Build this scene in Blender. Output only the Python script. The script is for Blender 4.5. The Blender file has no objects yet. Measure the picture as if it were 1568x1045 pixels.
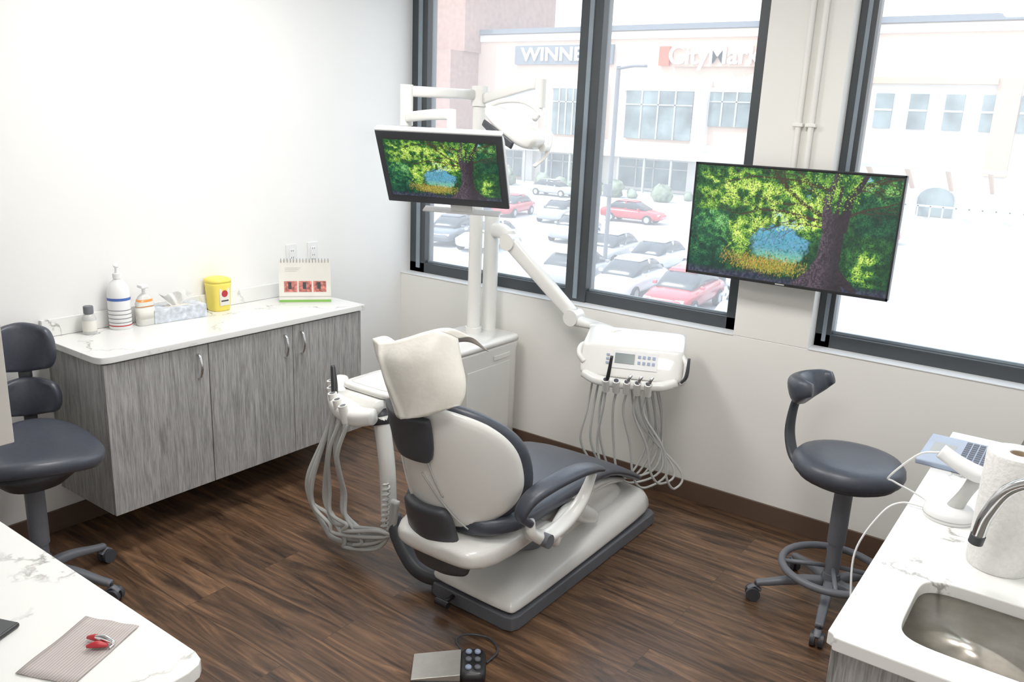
import bpy, bmesh, math, random
import numpy as np
from mathutils import Vector, Matrix
random.seed(3); np.random.seed(3)
scn=bpy.context.scene; COL=bpy.context.collection
# ------------------------------------------------------------------ materials
def mat(name,c,rough=.5,metal=0.,noise=.04,nscale=12.,bump=0.,coat=0.,emit=None,estr=0.,spec=.5):
    m=bpy.data.materials.new(name); m.use_nodes=True; nt=m.node_tree; b=nt.nodes['Principled BSDF']
    tc=nt.nodes.new('ShaderNodeTexCoord'); n=nt.nodes.new('ShaderNodeTexNoise'); n.inputs['Scale'].default_value=nscale; n.inputs['Detail'].default_value=4
    nt.links.new(tc.outputs['Object'],n.inputs['Vector'])
    r=nt.nodes.new('ShaderNodeValToRGB'); k=noise
    r.color_ramp.elements[0].color=(*[max(0,x*(1-k)) for x in c],1); r.color_ramp.elements[1].color=(*[min(1,x*(1+k)) for x in c],1)
    r.color_ramp.elements[0].position=.3; r.color_ramp.elements[1].position=.7
    nt.links.new(n.outputs['Fac'],r.inputs[0]); nt.links.new(r.outputs[0],b.inputs['Base Color'])
    b.inputs['Roughness'].default_value=rough; b.inputs['Metallic'].default_value=metal
    b.inputs['Coat Weight'].default_value=coat; b.inputs['Specular IOR Level'].default_value=spec
    if bump:
        bp=nt.nodes.new('ShaderNodeBump'); bp.inputs['Strength'].default_value=bump; bp.inputs['Distance'].default_value=.01
        nt.links.new(n.outputs['Fac'],bp.inputs['Height']); nt.links.new(bp.outputs[0],b.inputs['Normal'])
    if emit: b.inputs['Emission Color'].default_value=(*emit,1); b.inputs['Emission Strength'].default_value=estr
    return m
M={}
M['wall']=mat('wall_paint',(.86,.855,.84),.75,noise=.01,nscale=3)
M['wallw']=mat('wall_paint_warm_bounce',(.86,.845,.80),.75,noise=.01,nscale=3)  # wall paint with warm bounce light put into its colour
M['ceil']=mat('ceiling_paint',(.86,.86,.85),.85,noise=.01)
M['frame']=mat('window_frame_metal',(.045,.052,.058),.4,noise=.05)
M['frameg']=mat('window_frame_grey',(.24,.29,.33),.35,noise=.05)
M['base']=mat('baseboard_vinyl',(.10,.06,.04),.5)
M['white']=mat('dental_white',(.82,.81,.775),.26,noise=.01,coat=.4)
M['white2']=mat('clean_white_plastic',(.80,.80,.80),.4,noise=.01)
M['uph']=mat('grey_upholstery',(.052,.059,.078),.38,noise=.08,nscale=60,bump=.05)
M['dark']=mat('dark_grey_plastic',(.045,.048,.056),.42,noise=.05)
M['mid']=mat('mid_grey_plastic',(.125,.132,.15),.45,noise=.05)
M['black']=mat('black_plastic',(.015,.015,.017),.35)
M['hose']=mat('hose_grey',(.50,.50,.48),.45,noise=.03)
M['chrome']=mat('chrome',(.75,.75,.76),.12,metal=1.,noise=.01)
M['steel']=mat('brushed_steel',(.52,.48,.42),.28,metal=1.,noise=.12,nscale=30)
M['plate']=mat('pedal_plate_steel',(.62,.60,.56),.35,metal=.7,noise=.05,nscale=30)
M['paper']=mat('paper_cover',(.70,.67,.61),.9,noise=.05,nscale=14,bump=.35)
M['towel']=mat('paper_towel',(.80,.79,.77),.95,noise=.05,nscale=90,bump=.3)
M['yellow']=mat('yellow_plastic',(.9,.74,.12),.45,noise=.03)
M['red']=mat('red_plastic',(.45,.02,.03),.4)
M['amber']=mat('amber_liquid',(.75,.28,.06),.3)
M['blue']=mat('label_blue',(.05,.12,.4),.5)
M['keys']=mat('key_caps',(.10,.11,.15),.5)
M['green']=mat('green_card',(.2,.45,.08),.6)
M['pinkimg']=mat('printed_photo',(.5,.16,.13),.6,noise=.7,nscale=60)
M['cardw']=mat('card_white',(.74,.72,.66),.7)
M['tissuebox']=mat('tissue_box_print',(.58,.62,.68),.7,noise=.3,nscale=40)
M['lcd']=mat('lcd_panel',(.16,.2,.2),.2)
M['btn']=mat('button_blue_grey',(.3,.36,.5),.4)
M['cupb']=mat('cupboard_edge_grey',(.46,.44,.41),.6)
M['asphalt']=mat('asphalt',(.50,.50,.50),.9,noise=.06,nscale=.4)
M['stucco']=mat('stucco_pink',(.64,.475,.385),.9,noise=.04,nscale=.3)
M['stone']=mat('pale_stone',(.68,.65,.62),.9,noise=.04,nscale=.5)
M['tan']=mat('tan_timber',(.52,.36,.26),.9)
M['bwin']=mat('storefront_glass',(.15,.19,.20),.3,noise=.5,nscale=.5)
M['mull']=mat('storefront_mullion',(.38,.39,.38),.5)
M['sgrey']=mat('sign_grey',(.15,.17,.20),.6)
M['sred']=mat('sign_red',(.7,.10,.05),.6)
M['swhite']=mat('sign_white',(.9,.9,.9),.5)
M['brick']=mat('red_brick',(.36,.22,.18),.9,noise=.15,nscale=2)
M['leaf']=mat('shrub_foliage',(.19,.22,.16),.9,noise=.6,nscale=1.5,bump=.5)
M['cw']=mat('car_paint_white',(.70,.71,.73),.25,coat=.5); M['cr']=mat('car_paint_red',(.45,.04,.05),.25,coat=.5)
M['cg']=mat('car_paint_grey',(.12,.13,.15),.25,coat=.5); M['cgl']=mat('car_glass',(.05,.055,.06),.15); M['cs']=mat('car_paint_silver',(.42,.43,.45),.25,metal=.3)
M['tyre']=mat('tyre_rubber',(.03,.03,.03),.8)
M['bluekb']=mat('laptop_silver_blue',(.30,.36,.48),.35,noise=.06)
M['led']=mat('fill_panel_diffuser',(.9,.9,.88),.6,emit=(1,.98,.95),estr=2.5)
M['frost']=mat('frosted_bottle',(.55,.55,.54),.3); M['gelb']=mat('clear_gel_bottle',(.70,.70,.66),.2); M['cardb']=mat('cardboard',(.42,.32,.22),.9)
M['signp']=mat('sign_plate',(.62,.42,.33),.8)
def nodes(m): nt=m.node_tree; return nt,nt.nodes,nt.links,nt.nodes['Principled BSDF']
def floor_mat():
    m=bpy.data.materials.new('dark_wood_planks'); m.use_nodes=True; nt,N,Lk,b=nodes(m)
    tc=N.new('ShaderNodeTexCoord')
    br=N.new('ShaderNodeTexBrick'); br.offset=.37; br.inputs['Scale'].default_value=1; br.inputs['Brick Width'].default_value=1.5; br.inputs['Row Height'].default_value=.18
    br.inputs['Mortar Size'].default_value=.001; br.inputs['Mortar Smooth'].default_value=.2; br.inputs['Bias'].default_value=0
    br.inputs['Color1'].default_value=(.85,.85,.85,1); br.inputs['Color2'].default_value=(1.12,1.12,1.12,1); br.inputs['Mortar'].default_value=(.4,.4,.4,1)
    Lk.new(tc.outputs['Object'],br.inputs['Vector'])
    add=N.new('ShaderNodeVectorMath'); add.operation='MULTIPLY_ADD'; add.inputs[1].default_value=(9.1,0,17.3)
    Lk.new(br.outputs['Color'],add.inputs[0]); Lk.new(tc.outputs['Object'],add.inputs[2])
    mp=N.new('ShaderNodeMapping'); mp.inputs['Scale'].default_value=(.9,9.5,.9); Lk.new(add.outputs[0],mp.inputs[0])
    n1=N.new('ShaderNodeTexNoise'); n1.inputs['Scale'].default_value=2.0; n1.inputs['Detail'].default_value=11; n1.inputs['Roughness'].default_value=.66; n1.inputs['Distortion'].default_value=1.5
    Lk.new(mp.outputs[0],n1.inputs['Vector'])
    r=N.new('ShaderNodeValToRGB'); e=r.color_ramp.elements; e[0].position=.34; e[0].color=(.026,.014,.009,1); e[1].position=.74; e[1].color=(.32,.175,.092,1)
    x=e.new(.45); x.color=(.078,.042,.024,1); x=e.new(.58); x.color=(.155,.083,.045,1)
    Lk.new(n1.outputs['Fac'],r.inputs[0])
    mx=N.new('ShaderNodeMixRGB'); mx.blend_type='MULTIPLY'; mx.inputs[0].default_value=1; Lk.new(r.outputs[0],mx.inputs[1]); Lk.new(br.outputs['Color'],mx.inputs[2])
    Lk.new(mx.outputs[0],b.inputs['Base Color']); b.inputs['Roughness'].default_value=.35
    bp=N.new('ShaderNodeBump'); bp.inputs['Strength'].default_value=.10; bp.inputs['Distance'].default_value=.004; Lk.new(n1.outputs['Fac'],bp.inputs['Height']); Lk.new(bp.outputs[0],b.inputs['Normal'])
    return m
M['floor']=floor_mat()
def greywood(name,lo,hi):
    m=bpy.data.materials.new(name); m.use_nodes=True; nt,N,Lk,b=nodes(m)
    tc=N.new('ShaderNodeTexCoord'); mp=N.new('ShaderNodeMapping'); mp.inputs['Scale'].default_value=(12,12,.8); Lk.new(tc.outputs['Object'],mp.inputs[0])
    n1=N.new('ShaderNodeTexNoise'); n1.inputs['Scale'].default_value=2.5; n1.inputs['Detail'].default_value=6; n1.inputs['Roughness'].default_value=.55; n1.inputs['Distortion'].default_value=2.0; Lk.new(mp.outputs[0],n1.inputs['Vector'])
    mp2=N.new('ShaderNodeMapping'); mp2.inputs['Scale'].default_value=(230,230,11); Lk.new(tc.outputs['Object'],mp2.inputs[0])
    n2=N.new('ShaderNodeTexNoise'); n2.inputs['Scale'].default_value=1.5; n2.inputs['Detail'].default_value=2; Lk.new(mp2.outputs[0],n2.inputs['Vector'])
    mx=N.new('ShaderNodeMath'); mx.operation='MULTIPLY_ADD'; mx.inputs[1].default_value=.5; Lk.new(n2.outputs['Fac'],mx.inputs[0])
    mm=N.new('ShaderNodeMath'); mm.operation='MULTIPLY'; mm.inputs[1].default_value=.5; Lk.new(n1.outputs['Fac'],mm.inputs[0]); Lk.new(mm.outputs[0],mx.inputs[2])
    r=N.new('ShaderNodeValToRGB'); e=r.color_ramp.elements; e[0].position=.36; e[0].color=(*lo,1); e[1].position=.62; e[1].color=(*hi,1)
    Lk.new(mx.outputs[0],r.inputs[0]); Lk.new(r.outputs[0],b.inputs['Base Color']); b.inputs['Roughness'].default_value=.55
    return m
M['gwood']=greywood('grey_wood_laminate',(.185,.18,.175),(.43,.42,.41))
def quartz():
    m=bpy.data.materials.new('white_quartz'); m.use_nodes=True; nt,N,Lk,b=nodes(m)
    tc=N.new('ShaderNodeTexCoord'); n=N.new('ShaderNodeTexNoise'); n.inputs['Scale'].default_value=2.6; n.inputs['Detail'].default_value=8; n.inputs['Roughness'].default_value=.6; Lk.new(tc.outputs['Object'],n.inputs['Vector'])
    ma=N.new('ShaderNodeVectorMath'); ma.operation='MULTIPLY_ADD'; ma.inputs[1].default_value=(.5,.5,.5); Lk.new(n.outputs['Color'],ma.inputs[0]); Lk.new(tc.outputs['Object'],ma.inputs[2])
    v=N.new('ShaderNodeTexVoronoi'); v.feature='DISTANCE_TO_EDGE'; v.inputs['Scale'].default_value=2.2; Lk.new(ma.outputs[0],v.inputs['Vector'])
    r=N.new('ShaderNodeValToRGB'); e=r.color_ramp.elements; e[0].position=0; e[0].color=(1,1,1,1); e[1].position=.018; e[1].color=(0,0,0,1); Lk.new(v.outputs['Distance'],r.inputs[0])
    n2=N.new('ShaderNodeTexNoise'); n2.inputs['Scale'].default_value=7; n2.inputs['Detail'].default_value=5; Lk.new(tc.outputs['Object'],n2.inputs['Vector'])
    r2=N.new('ShaderNodeValToRGB'); r2.color_ramp.elements[0].position=.42; r2.color_ramp.elements[1].position=.66; Lk.new(n2.outputs['Fac'],r2.inputs[0])
    mu=N.new('ShaderNodeMath'); mu.operation='MULTIPLY'; Lk.new(r.outputs[0],mu.inputs[0]); Lk.new(r2.outputs[0],mu.inputs[1])
    mx=N.new('ShaderNodeMixRGB'); mx.inputs[1].default_value=(.82,.82,.80,1); mx.inputs[2].default_value=(.22,.21,.19,1); Lk.new(mu.outputs[0],mx.inputs[0])
    Lk.new(mx.outputs[0],b.inputs['Base Color']); b.inputs['Roughness'].default_value=.18
    return m
M['quartz']=quartz()
def glass():
    m=bpy.data.materials.new('window_glass'); m.use_nodes=True; nt=m.node_tree; nt.nodes.clear(); N=nt.nodes; Lk=nt.links
    o=N.new('ShaderNodeOutputMaterial'); t=N.new('ShaderNodeBsdfTransparent'); g=N.new('ShaderNodeBsdfGlossy'); g.inputs['Roughness'].default_value=.02
    t.inputs[0].default_value=(.97,.985,.98,1); mx=N.new('ShaderNodeMixShader'); mx.inputs[0].default_value=.04
    Lk.new(t.outputs[0],mx.inputs[1]); Lk.new(g.outputs[0],mx.inputs[2])
    d=N.new('ShaderNodeBsdfTranslucent'); d.inputs[0].default_value=(1,1,1,1)  # translucent share added as a pale veil of glare over the view
    no=N.new('ShaderNodeTexNoise'); no.inputs['Scale'].default_value=2; mr=N.new('ShaderNodeMapRange'); mr.inputs['To Min'].default_value=.10; mr.inputs['To Max'].default_value=.15
    Lk.new(no.outputs['Fac'],mr.inputs[0]); m2=N.new('ShaderNodeMixShader'); Lk.new(mr.outputs[0],m2.inputs[0]); Lk.new(mx.outputs[0],m2.inputs[1]); Lk.new(d.outputs[0],m2.inputs[2])
    Lk.new(m2.outputs[0],o.inputs[0]); return m
M['glass']=glass()
def screen_mat():
    m=bpy.data.materials.new('screen_picture'); m.use_nodes=True; nt,N,Lk,b=nodes(m)
    a=N.new('ShaderNodeVertexColor'); a.layer_name='pic'; b.inputs['Base Color'].default_value=(.01,.01,.01,1); b.inputs['Roughness'].default_value=.25
    Lk.new(a.outputs['Color'],b.inputs['Emission Color']); b.inputs['Emission Strength'].default_value=1.15; return m
M['screen']=screen_mat()
def napkin_mat():
    m=bpy.data.materials.new('ribbed_bib'); m.use_nodes=True; nt,N,Lk,b=nodes(m)
    tc=N.new('ShaderNodeTexCoord'); w=N.new('ShaderNodeTexWave'); w.inputs['Scale'].default_value=55; Lk.new(tc.outputs['Object'],w.inputs['Vector'])
    r=N.new('ShaderNodeValToRGB'); r.color_ramp.elements[0].color=(.38,.33,.32,1); r.color_ramp.elements[1].color=(.54,.49,.47,1); Lk.new(w.outputs['Fac'],r.inputs[0]); Lk.new(r.outputs[0],b.inputs['Base Color']); b.inputs['Roughness'].default_value=.9; return m
M['bib']=napkin_mat()
# ------------------------------------------------------------------ geometry helpers
CUR=None
class Grp:
    def __init__(s,name,loc=(0,0,0),rot=None,local=False):
        s.e=bpy.data.objects.new(name,None); COL.objects.link(s.e); s.e.location=loc; s.e.empty_display_size=.05
        if rot: s.e.rotation_euler=rot
        s.loc=Vector(loc); s.local=local
    def __enter__(s):
        global CUR; CUR=s; return s
    def __exit__(s,*a):
        global CUR; CUR=None
def obj(name,verts,faces,m,smooth=True,bevel=0,sub=0,solid=0,seg=2):
    me=bpy.data.meshes.new(name); me.from_pydata([tuple(v) for v in verts],[],faces); me.update()
    o=bpy.data.objects.new(name,me); COL.objects.link(o)
    if m is not None: me.materials.append(M[m] if isinstance(m,str) else m)
    bm=bmesh.new(); bm.from_mesh(me); bmesh.ops.recalc_face_normals(bm,faces=bm.faces); bm.to_mesh(me); bm.free()
    if smooth:
        for p in me.polygons: p.use_smooth=True
    if solid: s=o.modifiers.new('s','SOLIDIFY'); s.thickness=solid; s.offset=0
    if bevel:
        b=o.modifiers.new('b','BEVEL'); b.width=bevel; b.segments=seg; b.limit_method='ANGLE'; b.angle_limit=math.radians(40)
        w=o.modifiers.new('w','WEIGHTED_NORMAL'); w.keep_sharp=False
    if sub: s=o.modifiers.new('u','SUBSURF'); s.levels=sub; s.render_levels=sub
    if CUR:
        o.parent=CUR.e
        if not CUR.local: o.location=-CUR.loc
    return o
def box(name,lo,hi,m,bevel=.004,seg=2):
    x0,y0,z0=lo;x1,y1,z1=hi
    v=[(x0,y0,z0),(x1,y0,z0),(x1,y1,z0),(x0,y1,z0),(x0,y0,z1),(x1,y0,z1),(x1,y1,z1),(x0,y1,z1)]
    f=[(0,3,2,1),(4,5,6,7),(0,1,5,4),(1,2,6,5),(2,3,7,6),(3,0,4,7)]
    return obj(name,v,f,m,smooth=bevel>0,bevel=bevel,seg=seg)
def prism(name,poly,ax,a,b,m,bevel=0,seg=2):
    n=len(poly); V=[]
    for t in (a,b):
        for p in poly:
            V.append({'x':(t,p[0],p[1]),'y':(p[0],t,p[1]),'z':(p[0],p[1],t)}[ax])
    F=[tuple(range(n)),tuple(range(2*n-1,n-1,-1))]+[(i,(i+1)%n,n+(i+1)%n,n+i) for i in range(n)]
    return obj(name,V,F,m,smooth=bevel>0,bevel=bevel,seg=seg)
def rings(name,R,m,cap=True,sub=0,smooth=True,close=False):
    n=len(R[0]); V=[p for r in R for p in r]; F=[]
    for k in range(len(R)-1+(1 if close else 0)):
        a=k*n; b=((k+1)%len(R))*n
        for i in range(n): F.append((a+i,a+(i+1)%n,b+(i+1)%n,b+i))
    if cap and not close: F+= [tuple(range(n-1,-1,-1)),tuple(range(len(V)-n,len(V)))]
    return obj(name,V,F,m,smooth=smooth,sub=sub)
def sup(t,hw,hh,e):
    c,s=math.cos(t),math.sin(t); return (hw*math.copysign(abs(c)**(2/e),c), hh*math.copysign(abs(s)**(2/e),s))
def loft(name,ax,secs,m,e=4,n=32,sub=0):
    R=[]
    for t,c1,c2,h1,h2 in secs:
        r=[]
        for i in range(n):
            a,b=sup(2*math.pi*(i+.5)/n,h1,h2,e); a+=c1;b+=c2
            r.append({'x':(t,a,b),'y':(a,t,b),'z':(a,b,t)}[ax])
        R.append(r)
    return rings(name,R,m,sub=sub)
def esplit(o): b=o.modifiers.new('es','EDGE_SPLIT'); b.split_angle=math.radians(50); return o
def lathe(name,prof,c,m,n=32,cap=True):
    R=[[(c[0]+r*math.cos(2*math.pi*i/n),c[1]+r*math.sin(2*math.pi*i/n),c[2]+z) for i in range(n)] for r,z in prof]
    return esplit(rings(name,R,m,cap=cap))
def cat(P,k=8):
    P=[np.array(p,float) for p in P]
    if len(P)<3: return P
    Q=[2*P[0]-P[1]]+P+[2*P[-1]-P[-2]]; o=[]
    for i in range(1,len(Q)-2):
        for j in range(k):
            t=j/k; a,b,c,d=Q[i-1],Q[i],Q[i+1],Q[i+2]
            o.append(.5*((2*b)+(c-a)*t+(2*a-5*b+4*c-d)*t*t+(3*b-a-3*c+d)*t**3))
    o.append(P[-1]); return o
def sweep(name,P,r,m,n=12,up=(0,0,1),k=8,e=2.):
    npnt=len(P)
    if isinstance(r,(int,float)): r=(r,r)
    if isinstance(r,tuple): r=[r]*npnt
    if npnt>2: pts=cat(P,k); rr=cat([(a,b,0) for a,b in r],k)
    else: pts=[np.array(p,float) for p in P]; rr=[(a,b,0) for a,b in r]
    up=np.array(up,float); R=[]; prev=None
    for i,p in enumerate(pts):
        t=pts[min(i+1,len(pts)-1)]-pts[max(i-1,0)]; t=t/(np.linalg.norm(t)+1e-9)
        if prev is None:
            s=np.cross(t,up)
            if np.linalg.norm(s)<.05: s=np.cross(t,(1,.02,0))
        else: s=prev-t*(prev@t)
        s=s/np.linalg.norm(s); prev=s; u=np.cross(s,t)
        R.append([tuple(p+s*a+u*b) for a,b in [sup(2*math.pi*(q+.5)/n,rr[i][0],rr[i][1],e) for q in range(n)]])
    return rings(name,R,m)
def cyl(name,p0,p1,r,m,n=24): return esplit(sweep(name,[p0,p1],r,m,n=n))
def grid(name,rows,m,solid=0,sub=0,kr=5,kc=5,smooth=True,fn=None):
    rws=[cat(r,kc) for r in rows]; cols=[cat([r[i] for r in rws],kr) for i in range(len(rws[0]))]
    nr=len(cols[0]); nc=len(cols); V=[cols[i][j]+(np.array(fn(i/(nc-1),j/(nr-1))) if fn else 0) for j in range(nr) for i in range(nc)]
    F=[(j*nc+i,j*nc+i+1,(j+1)*nc+i+1,(j+1)*nc+i) for j in range(nr-1) for i in range(nc-1)]
    return obj(name,V,F,m,solid=solid,sub=sub,smooth=smooth)
def text(name,body,size,loc,rot,m,extr=.0,sx=1,bold=0):
    c=bpy.data.curves.new(name,'FONT'); c.body=body; c.size=size; c.extrude=extr; c.align_x='CENTER'; c.align_y='CENTER'; c.offset=bold
    c.materials.append(M[m]); o=bpy.data.objects.new(name,c); COL.objects.link(o); o.location=loc; o.rotation_euler=rot; o.scale=(sx,1,1)
    if CUR:
        o.parent=CUR.e
        if not CUR.local: o.location=Vector(loc)-CUR.loc
    return o
# ------------------------------------------------------------------ room shell
XR=3.9; YB=-5.4; H=2.75
box('floor',(-.15,YB-.15,-.12),(XR+.15,.3,0),'floor',0)
box('ceiling',(-.15,YB-.15,H),(XR+.15,.3,H+.2),'ceil',0)
box('wall_left',(-.15,YB,0),(0,.3,H),'wall',0)
box('wall_right',(XR,YB,0),(XR+.15,.3,H),'wall',0)
box('wall_rear',(-.15,YB-.15,0),(XR+.15,YB,H),'wall',0)
box('wall_front',(0,-3.72,0),(2.36,-3.6,H),'wall',0)
ZS=.895; ZT=2.62
box('wall_window_lower',(0,0,0),(XR,.3,ZS),'wallw',.003)
box('wall_window_column',(2.16,0,ZS),(2.512,.3,H),'wallw',.003)
box('wall_window_header',(0,0,ZT),(2.16,.3,H),'wall',0)
box('wall_window_header_right',(2.512,0,ZT),(XR,.3,H),'wall',0)
def window(name,x0,x1,mulls,jl=.07,jr=.07):
    y0,y1=.084,.17
    with Grp(name,((x0+x1)/2,.12,ZS)):
        box('bottom_rail',(x0,y0,ZS),(x1,y1,ZS+.065),'frame',.003)
        box('top_rail',(x0,y0,ZT-.08),(x1,y1,ZT),'frame',.003)
        box('left_jamb',(x0,y0,ZS),(x0+jl,y1,ZT),'frame',.003)
        box('right_jamb',(x1-jr,y0,ZS),(x1,y1,ZT),'frame',.003)
        for k,(a,b) in enumerate(mulls):
            box('mullion_%d'%k,(a,y0-.01,ZS),(b,y1,ZT),'frame',.003)
            box('mullion_strip_%d'%k,(a+.055,y0-.018,ZS+.02),(a+.08,y0-.009,ZT),'frameg',.001)
        box('inner_strip',(x0+jl*.45,y0-.006,ZS+.03),(x0+jl*.7,y0+.002,ZT),'frameg',.001)
        box('glazing_bead',(x0+jl,y0+.03,ZS+.065),(x1-jr,y0+.045,ZS+.077),'frameg',.001)
        box('glass_pane',(x0+jl*.5,.125,ZS+.03),(x1-jr*.5,.131,ZT-.03),'glass',0)
window('window_1',0.0,2.16,[(1.16,1.29)],jl=.12,jr=.075)
window('window_2',2.512,XR,[],jl=.07)
box('trim_sill_left',(0,-.004,ZS-.001),(2.16,.086,ZS+.004),'white2',.001)
box('trim_sill_right',(2.512,-.004,ZS-.001),(XR,.086,ZS+.004),'white2',.001)
box('baseboard_window',(0.012,-.012,0),(XR,0,.1),'base',.002)
box('baseboard_left',(0,-3.6,0),(.012,0,.1),'base',.002)
for nm,x in (('conduit_pipe',2.348),('conduit_pipe.001',2.402)):
    with Grp(nm,(x,-.016,2)):
        cyl('pipe',(x,-.016,1.6),(x,-.016,H),.0125,'wallw',16)
        for z in (1.87,2.5): box('clamp',(x-.022,-.032,z-.008),(x+.022,0,z+.008),'wallw',.003)
for i,(x,y) in enumerate(((1.1,-1.6),(2.6,-1.6),(1.6,-4.4),(2.9,-3.1))):  # unseen ceiling panels, added as interior fill light
    with Grp('ceiling_fill_light' + ('' if i==0 else '.%03d'%i),(x,y,H)):
        box('panel_frame',(x-.32,y-.32,H-.02),(x+.32,y+.32,H-.001),'white2',.002)
        box('diffuser',(x-.3,y-.3,H-.024),(x+.3,y+.3,H-.019),'led',0)
    l=bpy.data.lights.new('panel_fill_lamp','AREA'); l.size=.6; l.energy=(21,14,16,10)[i]; l.color=(1,.98,.95); o=bpy.data.objects.new('panel_fill_lamp_%d'%i,l); COL.objects.link(o); o.location=(x,y,H-.03)
# ------------------------------------------------------------------ left wall cabinet
with Grp('wall_cabinet',(.22,-1.45,.5)):
    box('carcass',(0.001,-2.14,.2),(.425,-.765,.853),'gwood',.002)
    ys=[-2.14,-1.672,-1.212,-.765]
    for i in range(3): box('door_%d'%i,(.427,ys[i]+.002,.2),(.445,ys[i+1]-.002,.845),'gwood',.0015)
    for i,y in enumerate((-1.725,-1.262,-1.162)):
        sweep('handle_%d'%i,[(.445,y,.81),(.462,y,.80),(.474,y,.755),(.462,y,.71),(.445,y,.70)],(.006,.004),'chrome',n=10)
    hx=.459
    poly=[(0.001,-2.16),(hx-.05,-2.16),(hx-.02,-2.152),(hx-.008,-2.14),(hx,-2.11),(hx,-.749),(0.001,-.749)]
    prism('countertop',poly,'z',.852,.88,'quartz',.003)
    box('backsplash',(.001,-2.16,.881),(.02,-.749,.955),'quartz',.002)
Z=.8805
with Grp('small_glass_bottle',(.075,-1.99,Z)):
    lathe('body',[(.001,0),(.026,0),(.028,.005),(.028,.07),(.022,.082),(.015,.09)],(.075,-1.99,Z),'frost')
    lathe('label',[(.0285,.015),(.0285,.06)],(.075,-1.99,Z),'cardw',cap=False)
    lathe('cap',[(.016,.088),(.02,.09),(.02,.118),(.018,.121),(.001,.121)],(.075,-1.99,Z),'mid')
with Grp('pump_bottle',(.07,-1.85,Z)):
    c=(.07,-1.85,Z)
    lathe('body',[(.001,0),(.044,0),(.047,.006),(.047,.15),(.043,.18),(.030,.205),(.016,.218),(.014,.225)],c,'white2')
    lathe('label_top',[(.0475,.128),(.0475,.140)],c,'blue',cap=False)
    for q in range(4): lathe('label_line_%d'%q,[(.0475,.03+q*.018),(.0475,.033+q*.018)],c,'mid',cap=False)
    lathe('label_bottom',[(.0475,.015),(.0475,.02)],c,'red',cap=False)
    lathe('collar',[(.018,.222),(.018,.243),(.008,.246),(.006,.28),(.001,.28)],c,'white2')
    sweep('spout',[(c[0],c[1],Z+.28),(c[0]+.01,c[1]-.01,Z+.285),(c[0]+.035,c[1]-.02,Z+.28)],(.010,.006),'white2')
with Grp('sanitizer_bottle',(.09,-1.745,Z)):
    loft('body','z',[(Z,.09,-1.745,.024,.038),(Z+.004,.09,-1.745,.026,.04),(Z+.10,.09,-1.745,.026,.04),(Z+.13,.09,-1.745,.018,.026),(Z+.142,.09,-1.745,.011,.011)],'gelb',e=3)
    loft('gel_label','z',[(Z+.085,.09,-1.745,.0265,.0405),(Z+.118,.09,-1.745,.023,.034)],'amber',e=3)
    loft('label','z',[(Z+.03,.09,-1.745,.0265,.0405),(Z+.08,.09,-1.745,.0265,.0405)],'cardw',e=3)
    cyl('pump_neck',(.09,-1.745,Z+.14),(.09,-1.745,Z+.175),.008,'white2'); box('pump_head',(.08,-1.77,Z+.17),(.12,-1.735,Z+.185),'white2',.004)
with Grp('tissue_box',(.075,-1.58,Z),(0,0,math.radians(-6)),True):
    box('carton',(-.06,-.13,0),(.055,.12,.062),'tissuebox',.002)
    sweep('slot',[(0,-.055,.0625),(0,.055,.0625)],(.028,.001),'cardw')
    V=[];F=[];n=14
    for j in range(6):
        for i in range(n):
            t=i/(n-1)-.5; z=.06+j*.012; V.append((.022*math.sin(i*1.3+j*.8)*(.4+j*.15),t*(.06+.022*j),z+.012*math.sin(i*1.9+1)*(j/5)))
    for j in range(5):
        for i in range(n-1): F.append((j*n+i,j*n+i+1,(j+1)*n+i+1,(j+1)*n+i))
    obj('tissue',V,F,'towel',sub=2)
with Grp('sharps_container',(.06,-1.345,Z)):
    c=(.06,-1.345)
    loft('body','z',[(Z,*c,.044,.044),(Z+.01,*c,.048,.048),(Z+.12,*c,.054,.054),(Z+.128,*c,.056,.056),(Z+.14,*c,.056,.056)],'yellow',e=3)
    loft('lid','z',[(Z+.14,*c,.057,.057),(Z+.155,*c,.055,.055),(Z+.162,*c,.04,.04)],'yellow',e=3)
    box('label',(.108,-1.372,Z+.03),(.1125,-1.318,Z+.115),'cardw',.001)
    cyl('biohazard_mark',(.113,-1.345,Z+.088),(.1135,-1.345,Z+.088),.017,'red'); box('label_bar',(.113,-1.365,Z+.05),(.1135,-1.325,Z+.056),'black',0)
with Grp('desk_calendar',(.19,-.915,Z),(0,0,math.radians(-40)),True):
    w=.13; h=.215; a=.045
    obj('front_card',[(a,-w,0),(a,w,0),(.0,w,h),(.0,-w,h)],[(0,1,2,3)],'cardw',smooth=False,solid=.003)
    obj('rear_card',[(-a,-w,0),(-a,w,0),(.0,w,h),(.0,-w,h)],[(0,1,2,3)],'cardw',smooth=False,solid=.003)
    box('foot',(-a,-w,0),(a,w,.003),'cardw',0)
    def on(u0,u1,v0,v1,nm,m,off=.0025):
        f=lambda u,v:(a*(1-v/h)+off,u,v); obj(nm,[f(u0,v0),f(u1,v0),f(u1,v1),f(u0,v1)],[(0,1,2,3)],m,smooth=False)
    on(-w,w,.004,.016,'green_band','green')
    for i in range(3): on(-.105+i*.073,-.105+i*.073+.065,.055,.11,'photo_%d'%i,'pinkimg')
    for i in range(3): on(-.085+i*.073,-.068+i*.073,.07,.105,'photo_dark_%d'%i,'dark',.003)
    for i in range(3): on(-.1,-.02-i*.01,.175-i*.008,.177-i*.008,'text_line_%d'%i,'hose')
    on(-w,w,.03,.034,'text_strip','hose')
    for i in range(16): y=-w+.012+i*.0157; sweep('ring_%d'%i,[(.004,y,h-.012),(.009,y,h+.002),(0,y,h+.008),(-.009,y,h+.002),(-.004,y,h-.012)],.0014,'mid',n=6,k=3)
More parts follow.
